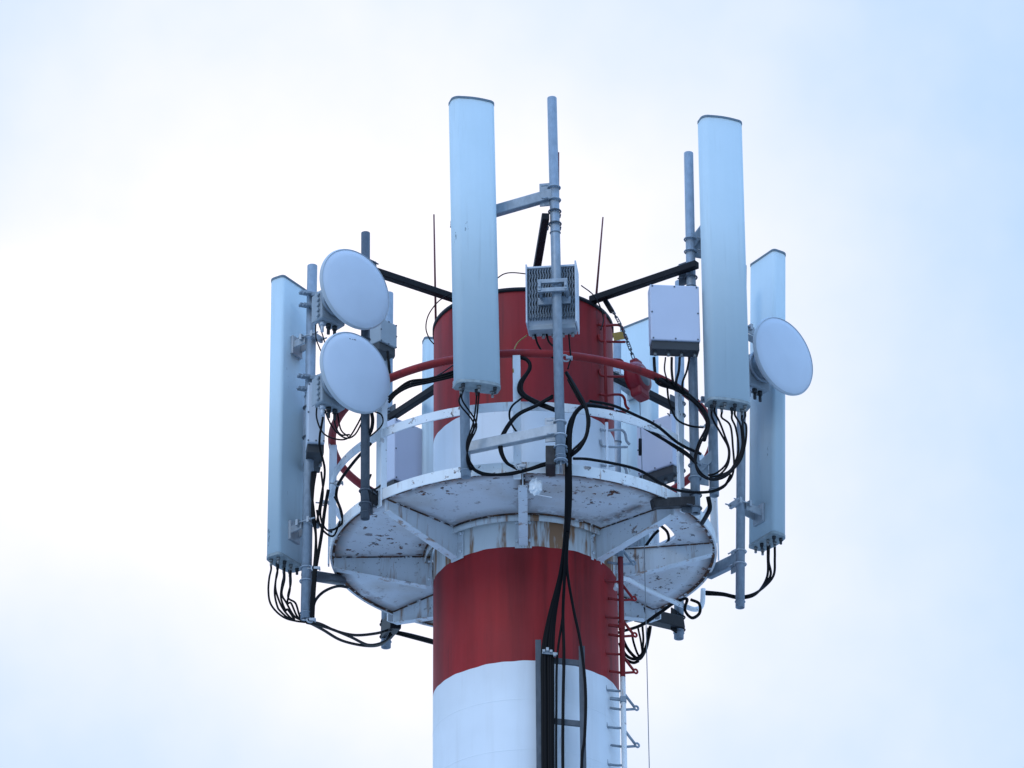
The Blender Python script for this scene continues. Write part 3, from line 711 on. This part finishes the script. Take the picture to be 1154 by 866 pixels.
# feeder trunk: over the rail, down the front of the platform and onto the tray
G = 'feeder cables of the front trunk'
L = 'black feeder cable in the trunk running down the tower front onto the tray'
for i, (x1, rr) in enumerate(((612, .015), (614.5, .017), (618.5, .016), (621, .014), (623.5, .010))):
    o = (i-2)*1.5
    cable([(664+i*7, 455+i*1.5, -1.53), (653+i, 459-o*.5, -1.57), (643+o*.6, 480, -1.60), (641+o*.7, 515, -1.60), (641+o*.8, 560, -1.50), (639+o*.6, 600, -1.20), (633+o*.4, 645, -1.0), (622+(x1-617)*.6, 695, -.87), (x1, 735, -.83), (x1, 790, -.83), (x1+.5, 890, -.83)], rr, L, group=G)
for i, (x1, rr) in enumerate(((627, .009), (634.5, .012))):
    cable([(640, 600, -1.22), (636+i, 640, -1.05), (634.5-i*0, 690, -.88), (x1+1, 740, -.84), (x1, 800, -.84), (x1, 890, -.84)], rr, 'thin black cable in the middle of the tray', group='thin tray cables')
cable([(640, 600, -1.22), (639, 640, -1.05), (646, 685, -.9), (655, 729, -.85), (660, 780, -.83), (659, 830, -.82), (655, 890, -.82)], .011, 'thin black cable swinging outside the right rail of the tray')
b_ = MB()
# loops around the front pole
cable([(638, 420, -1.60), (650, 440, -1.64), (661, 462, -1.66), (662, 486, -1.66), (654, 504, -1.64), (643, 514, -1.60)], R2, 'big black cable loop right of the front pole foot')
cable([(640, 428, -1.58), (652, 450, -1.63), (664, 470, -1.6), (660, 492, -1.6), (643, 510, -1.6)], .009, 'thinner black loop right of the front pole foot')
for k in range(2):
    cable([(582, 402, -1.5), (594, 406, -1.54), (597, 415+k, -1.55), (588-k*2, 432, -1.55), (590-k*3, 444, -1.56), (605, 453+k*2, -1.56), (626, 462+k, -1.58)], R2, 'thick S shaped black cable hanging from the red rail', group='S shaped cables')
    cable([(623, 446+k*2, -1.6), (604, 457+k, -1.6), (582+k, 468+k, -1.62), (567+k*2, 488, -1.64), (563+k*2, 505, -1.64), (570+k, 521, -1.62), (583, 528+k, -1.58)], R1, 'black cable looping left behind the lower arm', group='left loop cables')
cable([(589, 448, -1.58), (577, 458, -1.6), (574, 468, -1.6), (577, 479, -1.6), (583, 488, -1.6)], .008, 'short thin black cable curl beside the front white post')
for k in range(2):
    cable([(640, 519+k, -1.62), (616, 522+k*2, -1.58), (595, 529+k, -1.58), (572, 534+k, -1.56), (546, 535-k, -1.58), (530, 527, -1.64)], R1, 'black cable lying along the front rim towards the central antenna', group='front rim cables')
cable([(646, 517, -1.60), (665, 518, -1.55), (703, 525, -1.48), (724, 532, -1.42), (745, 545, -1.3), (765, 553, -1.15), (795, 555, -1.0), (815, 549, -1.05), (824, 535, -1.08)], R1, 'black cable draped over the right front rim of the platform')
xs = [px_of(c) for c in C_mid]
for i in (0, 1, 3, 4):
    x, y = xs[i]
    cable([(x, y, -1.82), (x-1, y+12, -1.82), (537-i, 478, -1.76), (529-i*.8, 500, -1.74), (526+i*.7, 518, -1.70), (530+i*1.5, 530, -1.64)], .0065, 'thin black jumper cable hanging under the central panel antenna', group='jumpers under the central antenna')
for k in range(3):
    cable([(514, 418+k*3, -1.35), (484, 427+k*2, -1.3), (462, 430+k*3, -1.28), (447, 440+k*2, -1.24), (438, 448+k*3, -1.2)], .010, 'black cable strung from the dishes to the front behind the red rail', group='cables strung to the dishes')
cable([(512, 411, -1.0), (494, 423, -1.1), (478, 430, -1.15)], .005, 'thin dark wire across the red tower band left of the antenna')
cable([(594, 378, -1.42), (583, 387, -1.45), (578.5, 400, -1.50), (578.5, 420, -1.53)], .005, 'thin yellow wire from the finned radio box to the post', mat='yellow')
cable([(603, 377, -1.5), (606, 388, -1.48), (614, 399, -1.46), (627, 405, -1.52)], .008, 'black cable from left end of the finned radio box')
cable([(616, 377, -1.5), (619, 386, -1.5), (627, 393, -1.52)], .008, 'short black cable under the middle of the finned radio box')
cable([(641, 377, -1.5), (642, 390, -1.5), (643, 404, -1.5), (640, 416, -1.55)], .006, 'thin black cable under the right end of the finned radio box')
cable([(560, 314, -.3), (568, 309, -.35), (578, 307.5, -.4), (594, 309, -.45)], .005, 'thin wire arching over the tower rim')
cable([(508, 331, -.75), (494, 340, -.75), (483, 355, -.72), (480, 370, -.7), (484, 382, -.7), (489, 388, -.7)], .005, 'thin wire bowing out left of the tower head')
cable([(655, 322, -.6), (668, 332, -.62), (676, 345, -.62), (680, 360, -.62), (677, 372, -.66)], .005, 'thin wire along the right rim of the tower head')
# right hand group
xs = sorted(px_of(c) for c in C_right)
G = 'jumpers under the right antenna'; L = 'black jumper cable looping under the tall right panel antenna'
lp = [[(841, 480), (840, 500), (834, 520), (820, 534), (803, 540), (790, 533), (783, 518), (787, 500), (797, 478), (791, 462), (772, 445)],
      [(837, 478), (838, 500), (832, 521), (818, 537), (802, 541), (788, 534), (784, 520), (789, 501), (798, 482), (793, 464), (775, 446)],
      [(806, 478), (813, 490), (821, 506), (819, 522), (808, 533), (798, 536)],
      [(811, 476), (817, 492), (822, 508), (820, 524), (811, 535), (800, 538)],
      [(823, 480), (826, 505), (827, 528), (821, 543), (804, 553), (785, 555)],
      [(829, 482), (832, 500), (831, 514), (823, 530), (806, 538)],
      [(834, 478), (836, 490), (836, 505), (828, 525), (812, 538)]]
for i, q in zip((6, 7, 0, 1, 2, 4, 5), lp):
    x, y = xs[i]
    cable([(x, y, -1.10), (x, y+6, -1.10)] + [(a, b2, -1.06-0.015*i) for a, b2 in q], .0082, L, group=G)
G = 'cables below the white radio box'
for i, x in enumerate((737, 750, 757, 766, 777)):
    cable([(x, 403, -1.12), (x+(1, -1, 0, -1, -3)[i], 418, -1.12), (x+(4, 4, 2, -4, -8)[i], 432, -1.12), (758+i*3, 438+i, -1.08)], (.012, .006, .010, .010, .008)[i], 'black cable dropping from the white radio box to the red rail', group=G)
bundle([(742, 427, -1.12), (757, 435, -1.08), (773, 445, -1.03), (790, 461, -1.0), (797, 477, -1.02), (793, 496, -1.04)], R2, 'thick black cable gathered at the right end of the red rail', 4, 3, 'cables gathered at the rail end')
cable([(752, 438, -1.1), (754, 452, -1.08), (762, 472, -1.05), (777, 480, -1.02), (793, 482, -1.0)], .008, 'thin black cable sagging below the rail to the right pole')
bundle([(694, 464, -1.2), (714, 474, -1.15), (738, 490, -1.1), (765, 507, -1.0), (775, 513, -.98), (784, 522, -.98)], R1, 'black cable taped along the white mid rail on the right', 4, 2.4, 'cables along the right mid rail')
cable([(664, 452, -1.5), (690, 457, -1.42), (716, 468, -1.34), (740, 480, -1.28), (765, 500, -1.1), (790, 512, -1.0)], R1, 'long black cable crossing from the trunk to the right pole')
cable([(798, 560, -1.15), (800, 572, -1.1), (797, 580, -1.0), (791, 590, -.75)], .018, 'thick short black cable bend beside the right railing post')
cable([(742, 598, .1), (736, 604, .15), (728, 615, .2), (716, 632, .25)], R1, 'black cable seen through the platform hatch')
cable([(744, 592, .1), (752, 600, .12), (753, 610, .18), (744, 618, .22), (728, 626, .25)], R1, 'black cable curling inside the platform hatch')
G = 'jumpers under the outer right antenna'
xs = [px_of(c) for c in C_far]
for i, k in enumerate((1, 2, 5)):
    x, y = xs[k]
    cable([(x, y, .22), (x, y+12, .21), (872-i*3.5, 648, .2), (862-i*2, 661+i, .18), (848, 670+i, .1), (832, 672.5+i, .15), (815, 669+i, .3), (796, 667+i*1.5, .5)], .010, 'black cable swinging from the outer right antenna below the platform', group=G)
bundle([(778, 676, .6), (787, 680, .6), (788, 690, .6), (780, 696, .6), (773, 688, .58), (775, 676, .55), (760, 681, .5), (742, 692, .45), (722, 704, .4), (700, 711, .35), (688, 716, .3)], R1, 'black cable coil under the right rear edge of the platform', 2, 1.5, 'right coil cables')

G = 'hanging loops right of the red band'
for i, q in enumerate(([(698, 725), (705, 738), (714, 743), (721, 740), (727, 732), (731, 718), (733, 706)], [(700, 716), (707, 731), (716, 741), (722, 742), (729, 728), (731, 708)], [(712, 712), (714, 724), (719, 738), (723, 738), (725, 722), (724, 706)], [(699, 727), (703, 741), (713, 747), (720, 745)], [(719, 708), (722, 722), (724, 736)])):
    cable([(a, b2, 0.85+i*.02) for a, b2 in q], (.013, .013, .009, .013, .008)[i], 'black cable loop hanging below the platform beside the red band', group=G)
# left hand group
xs = sorted(px_of(c) for c in C_left)
G = 'jumpers under the outer left antenna'
for i, k in enumerate((0, 1, 2, 3, 4, 5, 6)):
    x, y = xs[k]
    if i < 4:
        q = [(x-2, y+14), (x-3, y+28), (x-1+i, y+42), (312+i*4, 690-i), (322+i*3, 697), (333, 700), (344, 701.5)]
    else:
        q = [(x, y+15), (x-3, y+30), (323+(i-4)*5, 680), (332+(i-4)*3, 695), (344, 700.5)]
    cable([(x, y, -.47), (x, y+5, -.48)] + [(a, b2, -.56) for a, b2 in q], .008, 'black jumper cable hanging under the outer left antenna', group=G)
G = 'cables sagging to the rear pole foot'
for i, q in enumerate(([(345, 701), (360, 703), (378, 711), (400, 716), (424, 714), (438, 710)], [(347, 701), (364, 710), (385, 722), (412, 728), (430, 726), (440, 714)], [(346, 702), (370, 708), (395, 718), (415, 727), (432, 724), (441, 716)])):
    cable([(a, b2, -.6+1.9*j/5) for j, (a, b2) in enumerate(q)], R1, 'black cable sagging from the far left pole to the rear pole foot', group=G)
for k in range(2): cable([(446, 712+k*2, 1.5), (465, 716+k*3, 1.3), (495, 724+k*3, 1.0)], R1, 'black cable running from the rear pole foot behind the red band', group='cables behind the red band')
cable([(352, 694, -.58), (355, 678, -.5), (365, 667, -.3), (380, 661, .1), (392, 662, .4)], R1, 'black cable bending from the far left pole up to the platform rim')
for k in range(3): cable([(356-k*2, 532, -.66), (353-k, 552, -.68), (352+k, 580, -.68), (356, 605, -.67), (354+k, 640, -.67), (351+k*1.5, 675, -.66), (351+k, 699, -.64)], .010, 'black cable running down beside the far left pole', group='cables along the far left pole')
cable([(370, 552, -.8), (366, 575, -.75), (362, 605, -.7), (356, 640, -.66)], .013, 'black cable slanting from the left railing post to the far left pole')
cable([(362, 532, -.7), (364, 555, -.72), (361, 580, -.7), (366, 595, -.72), (374, 600, -.75)], .008, 'thin black cable dropping from the narrow white radio box')
G = 'thin leads of the dish radios'
for q in ([(357, 458), (357, 472), (364, 488), (378, 495), (392, 494), (402, 480), (411, 462)], [(366, 462), (371, 475), (379, 487), (390, 494), (400, 490), (408, 476)], [(376, 464), (378, 480), (384, 490), (394, 490)], [(380, 464), (384, 484), (392, 492)]):
    cable([(a, b2, -1.0-.03*i) for i, (a, b2) in enumerate(q)], .0065, 'thin black lead looping under the lower dish', group=G)
cable([(364, 470, -.9), (360, 500, -.85), (366, 530, -.8), (362, 560, -.75), (357, 590, -.7)], .009, 'black cable dropping from the lower dish radio along the left pole')
cable([(383, 588, -.55), (376, 604, -.6), (366, 600, -.62), (360, 590, -.66), (357, 575, -.68)], .008, 'black cable drooping between the left pole and railing post')
cable([(434, 540, -1.0), (428, 548, -1.08), (420, 552, -1.12), (415, 545, -1.13), (418, 535, -1.1)], .008, 'small black cable curl at the foot of the dark pole')
cable([(356, 362, -.9), (356, 380, -.85), (360, 392, -.8), (363, 398, -.8)], .005, 'thin black lead between the upper dish radio and the clamp')
cable([(359, 364, -.95), (363, 376, -.95), (366, 386, -.95)], .005, 'short thin lead dangling below the upper dish radio')
cable([(418, 462, -1.22), (420, 474, -1.2), (418, 486, -1.18), (412, 494, -1.15)], .014, 'thick black cable beside the dark pole under the lower dish')
cable([(422, 464, -1.22), (430, 468, -1.2), (431, 478, -1.18), (422, 488, -1.17), (414, 494, -1.16)], .006, 'thin black wire curl below the lower dish')
cable([(418, 500, -1.15), (402, 517, -1.0), (388, 535, -.8), (380, 548, -.6)], .012, 'black cable following the white mid rail on the left')
cable([(381, 545, -.6), (379, 560, -.55), (384, 575, -.55), (387, 590, -.55)], .012, 'black cable dropping from the left mid rail to the deck')
cable([(377, 560, -.6), (383, 572, -.6), (386, 588, -.6), (378, 596, -.6), (371, 598, -.6)], .009, 'black cable hooked around the left railing post')
cable([(437, 396, 1.4), (438, 408, 1.4), (440, 430, 1.42)], .012, 'black cable below the small grey box behind the dishes')

# white bent pipe below the right rear of the platform
P = [at(*p) for p in ((694, 664, -.35), (697, 655, -.3), (706, 653, -.2), (724, 662, 0), (750, 674, .35), (773, 684, .65), (784, 687, .75), (791, 682, .8), (792.5, 664, .8))]
b = MB(); b.tube([p-P[0] for p in spline(P, 8)], .020, 12); o = b.build('bent_pipe', 'rail'); o.location = P[0]; tag(o, 'white bent pipe slung beneath the right side of the platform', 'pipe')
# cable clips on tray
b = MB(); p0 = at(617, 734, -.86)
for k, dz in enumerate((0, .012, -.004, -.03)): b.box(V(((k-1)*.027, 0, dz)), (0.022, 0.03, 0.022+.008*(k % 2)), None, .004)
b.bar((-.04, .012, -.005), (.075, .012, -.02), .012, .02)
o = b.build('cable_clip', 'galv_bright'); o.location = p0; tag(o, 'metal cable clip holding the feeder cables at the tray top', 'clip')
# bag of clear plastic on the front post
b = MB(); P = at(604, 549, -1.50); bmesh.ops.create_icosphere(b.b, subdivisions=3, radius=0.05)
for v in b.b.verts: v.co = v.co*(1+random.uniform(-.18, .18)); v.co.z *= 1.35; v.co.y *= .6
b.bar((-.02, 0, -.06), (.12, 0, -.09), .012, .004)
o = b.build('plastic_bag', 'clear'); o.location = P; tag(o, 'scrap of clear plastic hanging under the front platform rim', 'plastic scrap')

# small clamps that hold the cables to the rails
def clamp(px, py, Y, label, mat='galv_bright', r=0.022):
    b = MB(); b.ring((0, 0, 0), r, 0.007, axis=V((.3, -1, .2)), n=14, m=6); b.box((r, -0.01, 0), (0.05, 0.02, 0.022), None, .003); b.cyl((r+.02, -.03, 0), (r+.02, .03, 0), .006, 6); b.cyl((-r-.035, 0, .004), (-r, 0, 0), .006, 6)
    o = b.build('cable_clamp', mat); o.location = at(px, py, Y); tag(o, label, 'clamp', 'cable clamps on the rails')
clamp(380, 545, -.62, 'metal clamp where the left mid rail meets the dropping cable')
clamp(364, 567, -.66, 'metal clamp on the left railing post beside the far left pole')
clamp(354, 641, -.66, 'metal clamp holding cables to the far left pole above its lower arm')
clamp(349, 699, -.64, 'metal clamp at the foot of the far left pole with gathered cables')
clamp(738, 480, -1.2, 'metal clamp on the white mid rail between trunk and right pole')
clamp(797, 481, -1.02, 'metal clamp around the thick cables left of the right antenna foot')
clamp(585, 526, -1.6, 'metal clamp on the front rim beside the white front post', r=.026)
clamp(637, 404, -1.56, 'metal clamp on the red rail behind the front pole', r=.03)
